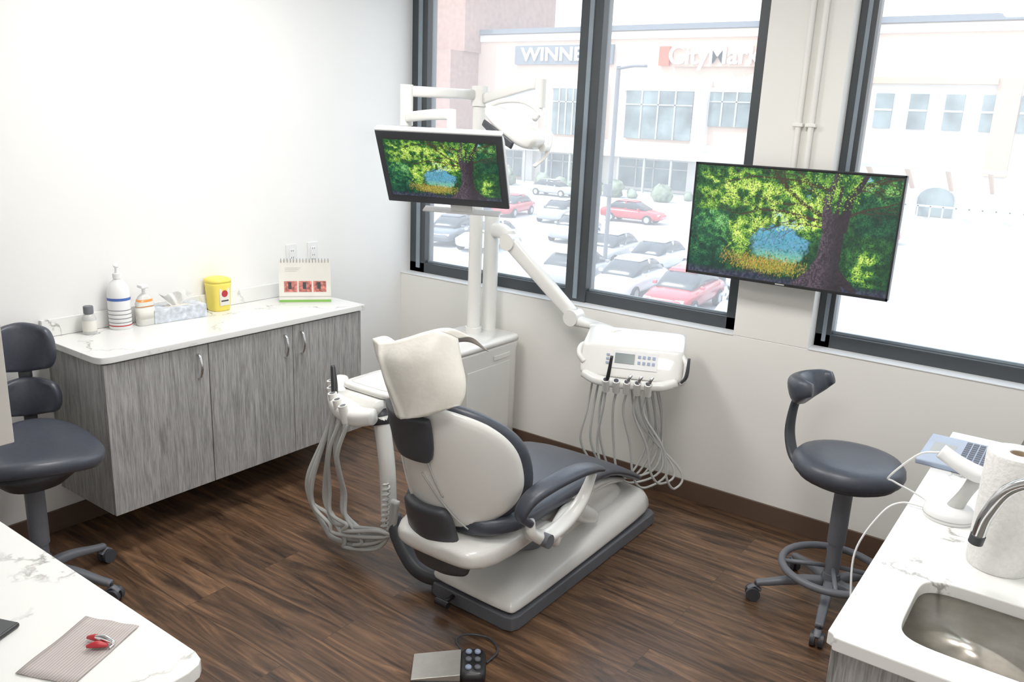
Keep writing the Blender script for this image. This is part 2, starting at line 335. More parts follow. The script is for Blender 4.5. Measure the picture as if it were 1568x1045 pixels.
for i,(y,z) in enumerate(((-.845,1.09),(-.70,1.09))):
    with Grp('electrical_outlet'+('' if i==0 else '.001'),(0,y,z)):
        box('plate',(0,y-.036,z-.058),(.006,y+.036,z+.058),'white2',.002); box('sockets',(.005,y-.017,z-.034),(.010,y+.017,z+.034),'white2',.002)
        for s in (-.016,.02): box('slot',(.0095,y-.008,z+s),(.0105,y-.005,z+s+.008),'dark',0); box('slot_b',(.0095,y+.005,z+s),(.0105,y+.008,z+s+.008),'dark',0)
# ------------------------------------------------------------------ screens
def noise2(w,h,s,seed):
    r=np.random.RandomState(seed); gw,gh=int(w/s)+3,int(h/s)+3; g=r.rand(gh,gw)
    y,x=np.mgrid[0:h,0:w]/s; xi=x.astype(int); yi=y.astype(int); fx=x-xi; fy=y-yi; fx=fx*fx*(3-2*fx); fy=fy*fy*(3-2*fy)
    return (g[yi,xi]*(1-fx)+g[yi,xi+1]*fx)*(1-fy)+(g[yi+1,xi]*(1-fx)+g[yi+1,xi+1]*fx)*fy
def picture(w=640,h=360):
    rg=np.random.RandomState(11)
    y,x=np.mgrid[0:h,0:w]; u=x/w; v=y/h; A=1.78; S=w/560
    n0=noise2(w,h,24*S,5); n1=noise2(w,h,11*S,1); n2=noise2(w,h,50*S,2); n3=noise2(w,h,5*S,3); n4=noise2(w,h,2.2*S,4); n5=noise2(w,h,17*S,31)
    gs=lambda cu,cv,su,sv: np.exp(-((u-cu)/su)**2-((v-cv)/sv)**2)
    L=.10+.60*gs(.40,.20,.30,.22)+.50*gs(.42,.48,.22,.10)+.42*gs(.13,.15,.12,.14)+.60*gs(.88,.74,.06,.22)+.45*gs(.80,.10,.1,.10)+.3*gs(.6,.35,.1,.2)+.3*gs(.95,.1,.08,.12)+.65*gs(.26,.66,.06,.16)+.30*gs(.10,.42,.10,.20)+.2*gs(.08,.75,.1,.15)
    cl=np.clip((n1*.55+n0*.35+n5*.3-.40)*2.4,0,1)
    L=np.clip(L*(.25+1.15*cl)*(.75+.5*n2),0,1)
    img=np.stack([.004+.02*n3*L,.016+.08*n3*L+.012*n1,.010+.012*n1],-1)
    sh=np.clip(gs(.47,.66,.15,.17)*1.5,0,1.2)*(.45+.75*n5+.35*n3)
    wat=np.clip((sh-.52)*4,0,1)*(u<.64)*(v>.42)
    wc=np.stack([.05+.05*n3,.20+.06*n4+.20*np.clip(.72-v,0,1),.27+.45*np.clip(.75-v,0,1)+.06*n3],-1)*(.8+.4*noise2(w,h,3*S,77)[...,None])
    lit=np.clip((v-.68)/.1,0,1)[...,None]*np.stack([.03+.06*n3,.08+.12*n3,-.05+.0*n3],-1)
    img=img*(1-wat[...,None])+wat[...,None]*np.clip(wc+lit,0,1)
    skym=np.clip(gs(.50,.47,.10,.05)+gs(.86,.05,.035,.07)+gs(.60,.18,.03,.06)+gs(.45,.38,.04,.04)-.3,0,1)*np.clip((n1-.45)*5,0,1)
    img=img*(1-skym[...,None])+skym[...,None]*np.array([.30,.60,.95])
    def stamp(cx,cy,a,b,th,col,al=.9):
        a*=S;b*=S
        r=int(max(a,b))+1; x0=max(0,int(cx)-r);x1=min(w,int(cx)+r+2);y0=max(0,int(cy)-r);y1=min(h,int(cy)+r+2)
        if x1<=x0 or y1<=y0: return
        X=x[y0:y1,x0:x1]-cx;Y=y[y0:y1,x0:x1]-cy; c,s=math.cos(th),math.sin(th)
        d=((X*c+Y*s)/a)**2+((-X*s+Y*c)/b)**2; m=(np.clip((1.15-d)*2.5,0,1)*al)[...,None]
        img[y0:y1,x0:x1]=img[y0:y1,x0:x1]*(1-m)+np.array(col)*m
    def leafcol(l):
        if l<.3: t=l/.3; c=np.array([.005,.026,.012])*(1-t)+np.array([.035,.15,.03])*t
        elif l<.6: t=(l-.3)/.3; c=np.array([.035,.15,.03])*(1-t)+np.array([.22,.44,.04])*t
        else: t=min(1,(l-.6)/.35); c=np.array([.22,.44,.04])*(1-t)+np.array([.66,.82,.16])*t
        return c
    def leaves(n,lo,hi,thr,wp=.93):
        for _ in range(n):
            cx,cy=rg.rand()*w,rg.rand()*h*.93; i,j=int(cy),int(cx)
            if wat[i,j]>.25 and rg.rand()<wp: continue
            l=L[i,j]*(.5+.9*rg.rand())
            if l<thr: continue
            tl=leafcol(min(1,l))
            if cx<w*.2 and cy>h*.4: tl=tl*np.array([.5,.8,1.7])
            if cx>w*.82 and cy<h*.5: tl=tl*np.array([.6,.85,1.5])
            stamp(cx,cy,rg.uniform(lo,hi),rg.uniform(lo,hi)*.6,rg.rand()*3.14,tl,.8)
    leaves(24000,1.0,2.7,0)
    def seg(p,q,r0,r1):
        p=np.array(p);q=np.array(q); X=u*A;Y=v; d=q-p; t=np.clip(((X-p[0])*d[0]+(Y-p[1])*d[1])/(d@d),0,1)
        dist=np.hypot(X-p[0]-t*d[0],Y-p[1]-t*d[1]); return np.clip((r0+(r1-r0)*t-dist)/.005+.5,0,1)
    for _ in range(2600):
        cu=rg.normal(.41,.10); cv=rg.normal(.845,.040)-.30*max(0,.34-cu)
        if .17<cu<.62:
            q=rg.rand(); c0=np.array([.55,.36,.05]) if q<.35 else (np.array([.28,.34,.05]) if q<.70 else (np.array([.42,.16,.08]) if q<.82 else np.array([.08,.14,.03])))
            stamp(cu*w,cv*h,rg.uniform(1.5,4.5),.8,1.57+rg.normal(0,.5),c0*rg.uniform(.2,1.2),.7)
    brm=np.zeros_like(u); rr=np.random.RandomState(5)
    def branch(p,ang,Ln,r,dep):
        nonlocal brm
        for k in range(4):
            q=(p[0]+math.cos(ang)*Ln/4,p[1]-math.sin(ang)*Ln/4); brm=np.maximum(brm,seg(p,q,r,r*.82)); r*=.82; p=q; ang+=rr.uniform(-.28,.28)
            if dep>0: branch(p,ang+rr.choice([-1,1])*rr.uniform(.4,.8),Ln*.5,r*.6,dep-1)
    for p,ang,Ln,r in [((1.20,.38),2.65,.85,.020),((1.20,.42),2.95,.75,.017),((1.19,.25),2.45,.5,.015),((1.20,.14),2.9,.9,.012),((1.37,.2),.7,.45,.015),((1.4,.12),.3,.35,.010),((1.20,.46),3.05,.4,.010),((1.38,.35),.45,.4,.012)]: branch(p,ang,Ln,r,2)
    bc=brm[...,None]; img[:]=img*(1-bc)+bc*np.stack([.022+.03*n4,.016+.02*n4,.012+.01*n4],-1)
    leaves(13000,.9,2.1,.42,.85)
    g=np.clip((v-.925+.05*n2-.03*n3)*20,0,1)[...,None]; img[:]=img*(1-g)+g*np.stack([.012+.05*n3**2,.016+.05*n3**2,.030+.07*n3**2],-1)
    tr=np.zeros_like(u)
    for p,q,a0,a1 in [((1.29,.42),(1.27,.78),.085,.10),((1.27,.74),(1.24,.97),.10,.18),((1.22,.84),(1.00,.985),.06,.02),((1.31,.82),(1.52,.985),.06,.02),((1.35,.46),(1.385,.20),.045,.034),((1.385,.22),(1.50,.0),.032,.018),((1.235,.46),(1.20,.24),.05,.034),((1.20,.26),(1.26,.0),.03,.022),((1.29,.4),(1.31,.1),.02,.012)]: tr=np.maximum(tr,seg(p,q,a0,a1))
    gx=np.abs(np.sin((u*A-1.27)*80/(1+.9*np.clip(v-.7,0,1)*3)+n1*6)); side=np.clip((1.33-u*A)/.14,0,1)
    tc=np.stack([.014+.09*gx*side*n4+.012*n3,.012+.062*gx*side*n4+.008*n3,.016+.085*gx*side*n4+.010*n3],-1)
    tm=tr[...,None]; img[:]=img*(1-tm)+tc*tm
    for _ in range(350):
        cx,cy=rg.uniform(.60,.82)*w,rg.uniform(0,.30)*h; stamp(cx,cy,rg.uniform(1.2,2.4),1.2,rg.rand()*3,leafcol(rg.uniform(.1,.8)),.85)
    # soften like a photograph
    k=np.array([.22,.56,.22]); P=np.pad(img,((1,1),(1,1),(0,0)),'edge')
    P=P[:-2]*k[0]+P[1:-1]*k[1]+P[2:]*k[2]; P=P[:,:-2]*k[0]+P[:,1:-1]*k[1]+P[:,2:]*k[2]
    return np.clip(P,0,1)
PIC=picture(); SCR=None
def screen_mesh(w,h,y):
    global SCR
    if SCR is None:
        ph,pw,_=PIC.shape
        X,Zz=np.meshgrid(np.arange(pw+1)/pw-.5,.5-np.arange(ph+1)/ph); co=np.stack([X,np.zeros_like(X),Zz],-1).reshape(-1,3)
        idx=np.arange((pw+1)*(ph+1)).reshape(ph+1,pw+1)
        fa=np.stack([idx[:-1,:-1],idx[1:,:-1],idx[1:,1:],idx[:-1,1:]],-1).reshape(-1,4)
        me=bpy.data.meshes.new('picture'); me.from_pydata(co.tolist(),[],fa.tolist()); me.update()
        at=me.color_attributes.new('pic','FLOAT_COLOR','CORNER'); c=np.ones((len(fa),4,4),np.float32); c[:,:,:3]=PIC.reshape(-1,1,3); at.data.foreach_set('color',c.ravel())
        me.materials.append(M['screen']); SCR=me
    o=bpy.data.objects.new('picture',SCR); COL.objects.link(o); o.parent=CUR.e; o.scale=(w,1,h); o.location=(0,y,0); return o
with Grp('wall_television',(2.388,-.12,1.438),(0,0,0),True):
    w,h=.891,.508
    box('housing',(-w/2,.002,-h/2),(w/2,.035,h/2),'black',.004)
    box('bezel_left',(-w/2,-.004,-h/2),(-w/2+.008,.004,h/2),'black',.001); box('bezel_right',(w/2-.008,-.004,-h/2),(w/2,.004,h/2),'black',.001)
    box('bezel_top',(-w/2,-.004,h/2-.008),(w/2,.004,h/2),'black',.001); box('bezel_bottom',(-w/2,-.004,-h/2),(w/2,.004,-h/2+.013),'black',.001)
    screen_mesh(w-.016,h-.021,-.001)
    box('rear_bulge',(-.25,.03,-.2),(.25,.06,.15),'black',.01); box('wall_bracket',(-.12,.055,-.1),(.12,.119,.1),'dark',.004)
    box('logo',(-.02,-.0055,-h/2+.004),(.02,-.0045,-h/2+.009),'hose',0)
# ------------------------------------------------------------------ dental unit
with Grp('dental_unit_cabinet',(.8,-.35,.3)):
    loft('body','z',[(.0,.80,-.33,.165,.27),(.01,.80,-.33,.17,.275),(.60,.80,-.33,.17,.275),(.645,.80,-.33,.175,.28),(.66,.80,-.33,.175,.28)],'white',e=9,n=64)
    loft('top_cover','z',[(.662,.80,-.33,.178,.283),(.682,.80,-.33,.178,.283),(.69,.80,-.33,.17,.275)],'white',e=9,n=64)
    box('front_panel',(.968,-.52,.08),(.973,-.15,.56),'white',.002); box('catch',(.972,-.3,.585),(.978,-.16,.61),'white',.002)
    grid('shoulder',[[(.63,-.60,.66),(.80,-.62,.67),(.96,-.60,.66)],[(.63,-.67,.56),(.80,-.70,.56),(.965,-.67,.56)],[(.63,-.62,.20),(.80,-.65,.20),(.965,-.62,.20)]],'white',solid=.02,sub=1)
    cyl('support_post',(.755,-.212,.69),(.752,-.212,1.975),.036,'white',32)
    cyl('post_collar',(.755,-.212,.69),(.755,-.212,.72),.045,'white',32)
    cyl('delivery_post',(.768,-.09,.69),(.768,-.09,1.335),.042,'white',32)
    cyl('post_cap',(.752,-.212,1.9),(.752,-.212,2.0),.045,'white',32)
    sweep('arm_stub',[(.768,-.09,1.25),(.86,-.12,1.255),(.94,-.15,1.23)],(.03,.04),'white',n=20,e=3)
    cyl('arm_elbow',(.94,-.19,1.21),(.94,-.11,1.21),.045,'white')
    sweep('spring_arm',[(.94,-.15,1.21),(1.15,-.15,1.045),(1.36,-.15,.88)],[(.028,.042),(.028,.038),(.026,.034)],'white',n=20,e=4)
    cyl('arm_wrist',(1.365,-.19,.87),(1.365,-.11,.87),.042,'white')
    sweep('arm_end',[(1.365,-.15,.855),(1.46,-.15,.85),(1.53,-.18,.855)],[(.035,.03),(.04,.022),(.04,.018)],'white',n=20,e=3)
    sweep('monitor_arm_upper',[(.752,-.212,1.955),(.60,-.60,1.955)],(.022,.026),'white',n=16,e=4)
    cyl('monitor_joint',(.60,-.60,1.79),(.60,-.60,1.985),.032,'white')
    sweep('monitor_arm_lower',[(.60,-.60,1.83),(.85,-.72,1.845),(1.02,-.81,1.85),(1.17,-.93,1.85)],(.018,.024),'white',n=16,e=4)
    cyl('monitor_drop',(1.17,-.93,1.87),(1.20,-.96,1.64),.02,'white')
with Grp('dental_operating_lamp',(1.20,-.47,1.80)):
    sweep('lamp_arm',[(.80,-.226,1.938),(1.0,-.28,1.975),(1.20,-.34,2.01)],[(.02,.026),(.02,.024),(.022,.024)],'white',n=16,e=4)
    cyl('lamp_joint',(1.22,-.345,1.90),(1.22,-.345,2.03),.026,'white')
    sweep('yoke_mount',[(1.22,-.345,1.90),(1.23,-.37,1.87),(1.24,-.41,1.85)],.015,'white')
    sweep('yoke',[(1.02,-.50,1.895),(1.06,-.42,1.925),(1.16,-.385,1.925),(1.26,-.385,1.87),(1.325,-.40,1.78),(1.335,-.44,1.69),(1.31,-.5,1.635)],(.008,.013),'white',n=12)
    sweep('head_shell',[(1.03,-.50,1.88),(1.07,-.50,1.87),(1.16,-.50,1.825),(1.26,-.50,1.77),(1.315,-.5,1.74),(1.33,-.5,1.73)],[(.03,.01),(.06,.03),(.078,.05),(.078,.05),(.06,.034),(.03,.012)],'white',n=24,e=3.5)
    sweep('led_front',[(1.06,-.568,1.822),(1.15,-.582,1.772),(1.24,-.580,1.724)],[(.006,.016),(.008,.022),(.006,.016)],'dark',n=16,e=3)
    cyl('pivot_knob',(1.33,-.47,1.72),(1.33,-.43,1.72),.02,'white')
mrot=Matrix.Rotation(.328,4,'Z')@Matrix.Rotation(.444,4,'X')
with Grp('computer_monitor',(1.239,-1.063,1.628),None,True) as g:
    g.e.rotation_euler=mrot.to_euler()
    w,h=.55,.33
    loft('rear_case','y',[(.008,0,0,w/2,h/2),(.03,0,0,w/2,h/2),(.05,0,0,w/2-.03,h/2-.03),(.058,0,0,w/2-.06,h/2-.06)],'white2',e=14,n=64)
    box('front_frame',(-w/2,-.004,-h/2),(w/2,.01,h/2),'dark',.004)
    screen_mesh(w-.055,h-.07,-.0055)
    box('top_edge',(-w/2,-.003,h/2-.004),(w/2,.03,h/2+.008),'white2',.004)
    cyl('pivot',(0,.05,0),(0,.10,0),.035,'white2')
    box('handle_plate',(-.13,.01,-h/2-.05),(.22,.05,-h/2-.042),'white2',.003); box('handle_bracket',(-.0,.02,-h/2-.045),(.1,.05,-h/2+.02),'white2',.004)
# ------------------------------------------------------------------ delivery head
with Grp('dental_delivery_head',(1.80,-.30,.60),(0,0,math.radians(22)),True):
    prof=[(-.155,.118),(-.15,.108),(-.13,.104),(.04,.115),(.12,.165),(.135,.19),(.14,.265),(.138,.278),(.125,.284),(-.085,.252),(-.097,.247),(-.105,.237),(-.15,.14)]
    cy=sum(p[0] for p in prof)/len(prof); cz=sum(p[1] for p in prof)/len(prof)
    rings('housing',[[(x,cy+(p[0]-cy)*s,cz+(p[1]-cz)*s) for p in prof] for x,s in [(-.235,.80),(-.232,.88),(-.222,.96),(-.205,1),(-.1,1),(.1,1),(.205,1),(.222,.96),(.232,.88),(.235,.80)]],'white',sub=2)
    def fp(name,x0,x1,s0,s1,m,off=.006):
        a=np.array([-.15,.14]);b=np.array([-.103,.24]);nrm=np.array([-.905,.425])*off
        p=lambda x,s:(x,*(a+(b-a)*s+nrm)); obj(name,[p(x0,s0),p(x1,s0),p(x1,s1),p(x0,s1)],[(0,1,2,3)],m,smooth=False,solid=.003)
    fp('control_panel',-.09,.12,.15,.9,'white2',.002)
    fp('lcd',-.075,.015,.36,.78,'lcd',.005)
    for i in range(4):
        for j in range(2): fp('button_%d%d'%(i,j),.03+i*.022,.043+i*.022,.38+j*.25,.5+j*.25,'btn',.005)
    for i in range(3): fp('small_button_%d'%i,-.115,-.10,.3+i*.17,.38+i*.17,'btn',.005)
    sweep('mount_arm',[(-.225,.215,.255),(-.17,.16,.262),(-.09,.07,.268)],[(.04,.018),(.04,.018),(.035,.012)],'white',n=16,e=3)
    sweep('holder_rail',[(-.21,-.14,.115),(-.12,-.175,.095),(.12,-.175,.095),(.21,-.14,.115)],(.028,.02),'white',n=20,e=3)
    for i in range(5):
        x=-.10+i*.048
        cyl('holder_%d'%i,(x,-.185,.055),(x,-.215,.115),.017,'white',20); cyl('holder_hole_%d'%i,(x,-.215,.115),(x,-.2165,.118),.011,'dark',16)
        if i in (0,2,3,4):
            m='black' if i==0 else 'chrome'; L=.13 if i==0 else .05
            sweep('handpiece_%d'%i,[(x,-.208,.10),(x+.01,-.22,.135),(x+.02,-.215,.10+L)],[(.008,.008),(.009,.009),(.007,.007)],m,n=12)
    sweep('side_handle',[(.235,-.15,.12),(.255,-.17,.16),(.26,-.16,.24)],[(.006,.006),(.009,.009),(.006,.006)],'dark',n=12)
    sweep('side_handle_white',[(.20,-.1,.14),(.24,-.13,.11),(.25,-.12,.19),(.225,-.08,.23)],.011,'white',n=12)
    sweep('left_handle',[(-.215,.0,.22),(-.245,-.05,.215),(-.245,-.10,.19),(-.215,-.125,.16)],(.014,.018),'white',n=16)
    for i in range(5):
        x=-.10+i*.048; ex=.05+i*.03
        sweep('hose_%d'%i,[(x,-.175,.06),(x-.01,-.16,-.05),(x-.03+i*.03,-.12,-.22),(x+.0+i*.03,-.1,-.36-.02*(i%3)),(x+.08+i*.02,-.05,-.43-.015*(i%3)),(ex+.1,.0,-.37),(.16-.03*i,.05,-.15),(.1-.03*i,.07,.12)],.0058,'hose',n=8)
    for i in range(3):
        x=-.17+i*.03
        sweep('hose_b%d'%i,[(x,-.1,.11),(x-.02,-.12,-.08),(x-.04+i*.02,-.1,-.25),(x+.06,-.05,-.40),(x+.2,.0,-.42),(x+.27,.05,-.2),(x+.2,.05,.12)],.0055,'hose',n=8)
# ------------------------------------------------------------------ patient chair
CX=1.77
with Grp('dental_patient_chair',(CX,-1.0,.0)):
    pl=[(1.58,-1.46),(1.59,-1.49),(1.62,-1.505),(1.97,-1.515),(2.0,-1.505),(2.012,-1.475),(2.012,-.37),(1.98,-.345),(1.62,-.345),(1.58,-.39)]
    prism('plinth',pl,'z',.001,.06,'mid',.006)
    R=[]
    for inset,za,zb in ((.004,.062,.062),(.002,.080,.095),(.008,.098,.135),(.022,.110,.165),(.055,.120,.188),(.12,.126,.20)):
        cx=1.796; cy=-.93
        r=[(cx+(x-cx)*(1-inset/.215),cy+(y-cy)*(1-inset/.58)) for x,y in pl]; R.append([(x,y,za+(zb-za)*((y+1.515)/1.17)) for x,y in r])
    rings('base_cover',R,'white',sub=2)
    loft('lift_housing','y',[(-1.02,1.79,.16,.10,.03),(-.98,1.79,.19,.12,.07),(-.8,1.79,.24,.13,.10),(-.62,1.79,.20,.13,.09),(-.5,1.79,.17,.11,.05),(-.47,1.79,.15,.08,.02)],'white',e=3.5,sub=1)
    sweep('lift_arm',[(1.79,-.78,.22),(1.79,-1.05,.28),(1.79,-1.35,.36)],(.11,.05),'white',n=24,e=4)
    sweep('lift_arm_lower',[(1.79,-.9,.15),(1.79,-1.15,.17),(1.79,-1.45,.3)],(.08,.03),'mid',n=20,e=4)
    loft('seat_pan','y',[(-1.74,CX+.02,.375,.12,.02),(-1.72,CX+.02,.365,.18,.045),(-1.62,CX+.01,.355,.225,.06),(-1.4,CX,.36,.245,.055),(-1.1,CX,.375,.225,.045),(-.8,CX,.35,.19,.03),(-.6,CX,.285,.16,.02),(-.42,CX,.21,.14,.015)],'white',e=3.5,sub=1)
    loft('seat_cushion','y',[(-1.66,CX,.455,.14,.03),(-1.63,CX,.455,.2,.045),(-1.54,CX,.455,.262,.05),(-1.35,CX,.455,.275,.048),(-1.1,CX,.455,.26,.042),(-.88,CX,.435,.24,.036),(-.72,CX,.385,.225,.03),(-.55,CX,.305,.21,.026),(-.42,CX,.235,.195,.024),(-.38,CX,.22,.15,.015)],'uph',e=3.2,sub=1)
    def yb(z): return -1.66-(z-.35)*.24
    def disc(name,cx,cz,hw,hh,ex,off,wrap,th,m,bul=.02,topw=.0):
        nr,na=8,48; V=[(cx,yb(cz)+off,cz)];F=[]
        for r in range(1,nr+1):
            for k in range(na):
                a,b=sup(2*math.pi*k/na,hw,hh,ex); q=r/nr; x=a*q; z=b*q
                x*=1+topw*(z/hh); V.append((cx+x,yb(cz+z)+off+wrap*abs(x/hw)**2.1+bul*q**4,cz+z))
        for k in range(na): F.append((0,1+k,1+(k+1)%na))
        for r in range(nr-1):
            for k in range(na): a=1+r*na; F.append((a+k,a+na+k,a+na+(k+1)%na,a+(k+1)%na))
        return obj(name,V,F,m,solid=th,sub=1)
    disc('back_shell',CX,.68,.27,.24,2.5,0,.19,.035,'white',topw=-.03)
    disc('back_cushion',CX,.68,.276,.247,2.5,.048,.185,.055,'uph',topw=-.03)
    def sh(x,z,off=-.022): return (CX+x,yb(z)+.19*abs(x/.27)**2.1+off,z)
    sweep('shell_seam',[sh(-.0,.66),sh(.05,.58),sh(.10,.50),sh(.135,.455)],.0025,'hose',n=8)
    sweep('oval_panel_edge',[sh(.035,.90),sh(.02,.82),sh(.03,.74),sh(.045,.66),sh(.07,.58)],.003,'hose',n=8)
    def patch(name,pts,off,th,m):
        V=[];F=[];n=9
        for z,x0,x1 in pts:
            for i in range(n): x=x0+(x1-x0)*i/(n-1); V.append(sh(x,z,off-.012*(1-(2*i/(n-1)-1)**2)))
        for j in range(len(pts)-1):
            for i in range(n-1): a=j*n+i; F.append((a,a+1,a+n+1,a+n))
        return obj(name,V,F,m,solid=th,sub=1)
    patch('headrest_slot',[(.715,-.09,.04),(.725,-.13,.06),(.77,-.165,.07),(.83,-.185,.075),(.875,-.19,.075),(.885,-.18,.07)],-.024,.03,'dark')
    patch('hinge_cover',[(.26,-.10,.09),(.28,-.12,.105),(.36,-.125,.11),(.46,-.13,.105),(.52,-.125,.09),(.535,-.10,.07)],-.028,.04,'dark')
    patch('hinge_trim',[(.25,-.03,.11),(.28,-.01,.135),(.36,.115,.13)],-.03,.02,'dark')
    sweep('headrest_stem',[(1.74,-1.79,.78),(1.76,-1.80,.92),(1.79,-1.78,1.05)],(.045,.012),'dark',n=12,e=4,up=(0,1,0))
    loft('headrest_pad','z',[(.91,1.795,-1.74,.05,.015),(.93,1.795,-1.74,.08,.03),(1.02,1.795,-1.735,.10,.035),(1.09,1.795,-1.73,.09,.03),(1.11,1.795,-1.73,.06,.015)],'uph',e=3,sub=1)
    sweep('armrest_pad',[(2.085,-1.545,.49),(2.075,-1.59,.535),(2.09,-1.56,.592),(2.11,-1.47,.62),(2.125,-1.33,.625),(2.125,-1.22,.605),(2.12,-1.13,.572)],[(.016,.014),(.026,.016),(.032,.019),(.035,.019),(.035,.018),(.030,.016),(.020,.010)],'uph',n=24,e=2.6)
    sweep('armrest_frame',[(2.08,-1.54,.50),(2.085,-1.53,.45),(2.095,-1.45,.405),(2.10,-1.33,.42),(2.11,-1.24,.48),(2.12,-1.19,.575)],[(.014,.016),(.022,.018),(.028,.024),(.028,.024),(.024,.018),(.016,.012)],'white',n=20,e=3)
    sweep('armrest_mount',[(1.92,-1.40,.385),(2.02,-1.40,.385),(2.10,-1.40,.40)],(.06,.028),'white',n=20,e=3)
    sweep('armrest_arch',[(2.10,-1.42,.385),(2.06,-1.28,.40),(2.0,-1.12,.36),(1.95,-.95,.26),(1.93,-.85,.2)],[(.028,.03),(.03,.035),(.035,.04),(.04,.04),(.04,.03)],'white',n=20,e=3)
    cyl('armrest_hub',(2.09,-1.48,.41),(2.13,-1.48,.41),.026,'mid')
    sweep('side_bracket',[(1.66,-1.42,.05),(1.54,-1.48,.07),(1.44,-1.48,.13),(1.345,-1.46,.24)],[(.05,.03),(.045,.032),(.036,.032),(.03,.034)],'dark',n=16,e=3)
    sweep('pedal_knob_arm',[(1.72,-1.49,.04),(1.72,-1.56,.045)],.010,'black'); cyl('pedal_knob',(1.69,-1.575,.045),(1.75,-1.575,.045),.013,'black')
with Grp('headrest_paper_cover',(1.78,-1.80,1.05)):
    # thin sheet hanging over the pad: pointed wing at the left, square lower hem, soft creases
    rows=[[(1.455,-1.680,1.062),(1.57,-1.765,1.088),(1.66,-1.805,1.112),(1.745,-1.815,1.145),(1.840,-1.780,1.182),(1.880,-1.715,1.150)],
          [(1.520,-1.725,1.018),(1.60,-1.795,1.048),(1.672,-1.835,1.066),(1.765,-1.858,1.085),(1.860,-1.820,1.115),(1.915,-1.735,1.090)],
          [(1.590,-1.765,.985),(1.645,-1.820,1.000),(1.700,-1.850,1.008),(1.785,-1.870,1.015),(1.880,-1.835,1.045),(1.950,-1.755,1.030)],
          [(1.655,-1.795,.955),(1.69,-1.840,.958),(1.735,-1.860,.948),(1.805,-1.872,.950),(1.890,-1.840,.980),(1.962,-1.775,.988)],
          [(1.705,-1.815,.925),(1.728,-1.850,.912),(1.760,-1.866,.888),(1.825,-1.875,.902),(1.890,-1.845,.930),(1.958,-1.795,.955)]]
    def crease(s,t):
        a=-.010*max(0,1-abs((s-.36)-.25*(t-.5))/.07); b=-.008*max(0,1-abs((s-.72)+.30*(t-.5))/.06); c=.006*math.sin(11*s+3*t)*t
        return (0,a+b+c*.6,.004*math.sin(14*s)*(t>.97))
    grid('rear_sheet',rows,'paper',solid=.001,kr=6,kc=7,fn=crease)
    top=rows[0]
    f1=[(p[0]+.015,p[1]+.06,p[2]-.004) for p in top]; f2=[(p[0]+.03,p[1]+.13,p[2]-.06) for p in top]
    grid('top_sheet',[top,f1,f2],'paper',solid=.001,kr=6,kc=7,fn=lambda s,t:(0,crease(s,0)[1]*(1-t),.007*math.sin(9*s+2)*t))
with Grp('assistant_instrument_arm',(1.2,-1.42,.6)):
    sweep('post',[(1.33,-1.46,.20),(1.31,-1.455,.45),(1.27,-1.45,.66)],(.034,.034),'white',n=20)
    sweep('head_mount',[(1.27,-1.45,.62),(1.25,-1.44,.68)],(.045,.045),'dark',n=20)
    loft('table','z',[(.735,1.19,-1.34,.13,.12),(.742,1.19,-1.34,.14,.13),(.758,1.19,-1.34,.14,.13),(.764,1.19,-1.34,.13,.12)],'white',e=7,n=48)
    loft('table_inset','z',[(.7645,1.19,-1.34,.115,.105),(.766,1.19,-1.34,.115,.105)],'white2',e=7,n=48)
    sweep('holder_body',[(.99,-1.40,.735),(1.04,-1.47,.71),(1.13,-1.53,.69),(1.24,-1.56,.68),(1.32,-1.54,.69)],[(.03,.03),(.042,.035),(.048,.036),(.045,.036),(.03,.03)],'white',n=24,e=3)
    loft('neck_block','z',[(.66,1.18,-1.44,.10,.08),(.735,1.18,-1.42,.12,.10)],'white',e=5)
    P=[(1.01,-1.45,.735),(1.055,-1.49,.725),(1.105,-1.53,.72),(1.165,-1.56,.715),(1.225,-1.585,.71)]
    for i,p in enumerate(P):
        cyl('holder_%d'%i,(p[0],p[1]-.01,p[2]-.05),(p[0]-.01,p[1]-.02,p[2]+.02),.019,'white',20)
        cyl('holder_hole_%d'%i,(p[0]-.01,p[1]-.02,p[2]+.02),(p[0]-.0103,p[1]-.0203,p[2]+.0215),.012,'mid',16)
    sweep('suction_handpiece',[(1.095,-1.54,.70),(1.075,-1.52,.76),(1.045,-1.5,.835)],[(.012,.012),(.014,.014),(.010,.010)],'black',n=14)
    sweep('syringe',[(1.045,-1.5,.715),(1.035,-1.49,.75),(1.03,-1.48,.775)],[(.009,.009),(.010,.010),(.007,.007)],'black',n=12)
    for i in range(8):
        p=P[min(4,i*5//8)]; k=i/7; sx=p[0]+.012*(i%2); sy=p[1]-.005-.01*(i%2); lf=.87+.25*k; lo=.045+.03*((i*3)%4); dy=-.02*(i%3)
        sweep('hose_%d'%i,[(sx,sy,p[2]-.05),(sx*.55+lf*.45,sy+dy*.5,.50),(lf+.01,-1.50+dy,.30),(lf+.015,-1.50+dy,.19),(lf+.11,-1.50+dy,lo+.035),(lf*.5+.62,-1.50+dy,lo),(1.29+.01*(i%3),-1.50+dy*.5,lo+.05),(1.355+.01*(i%3),-1.49,.19),(1.375+.01*(i%3),-1.48,.33)],.0085 if i%3 else .0115,'hose',n=10)
    cs=[]
    for k in range(60):
        t=k/59; a=t*math.pi*2*9; bx=np.array([1.40,-1.56,.24])*(1-t)+np.array([1.45,-1.60,.47])*t
        cs.append((bx[0]+.012*math.cos(a),bx[1]+.012*math.sin(a),bx[2]))
    sweep('coiled_cord',cs,.005,'hose',n=6,k=3)
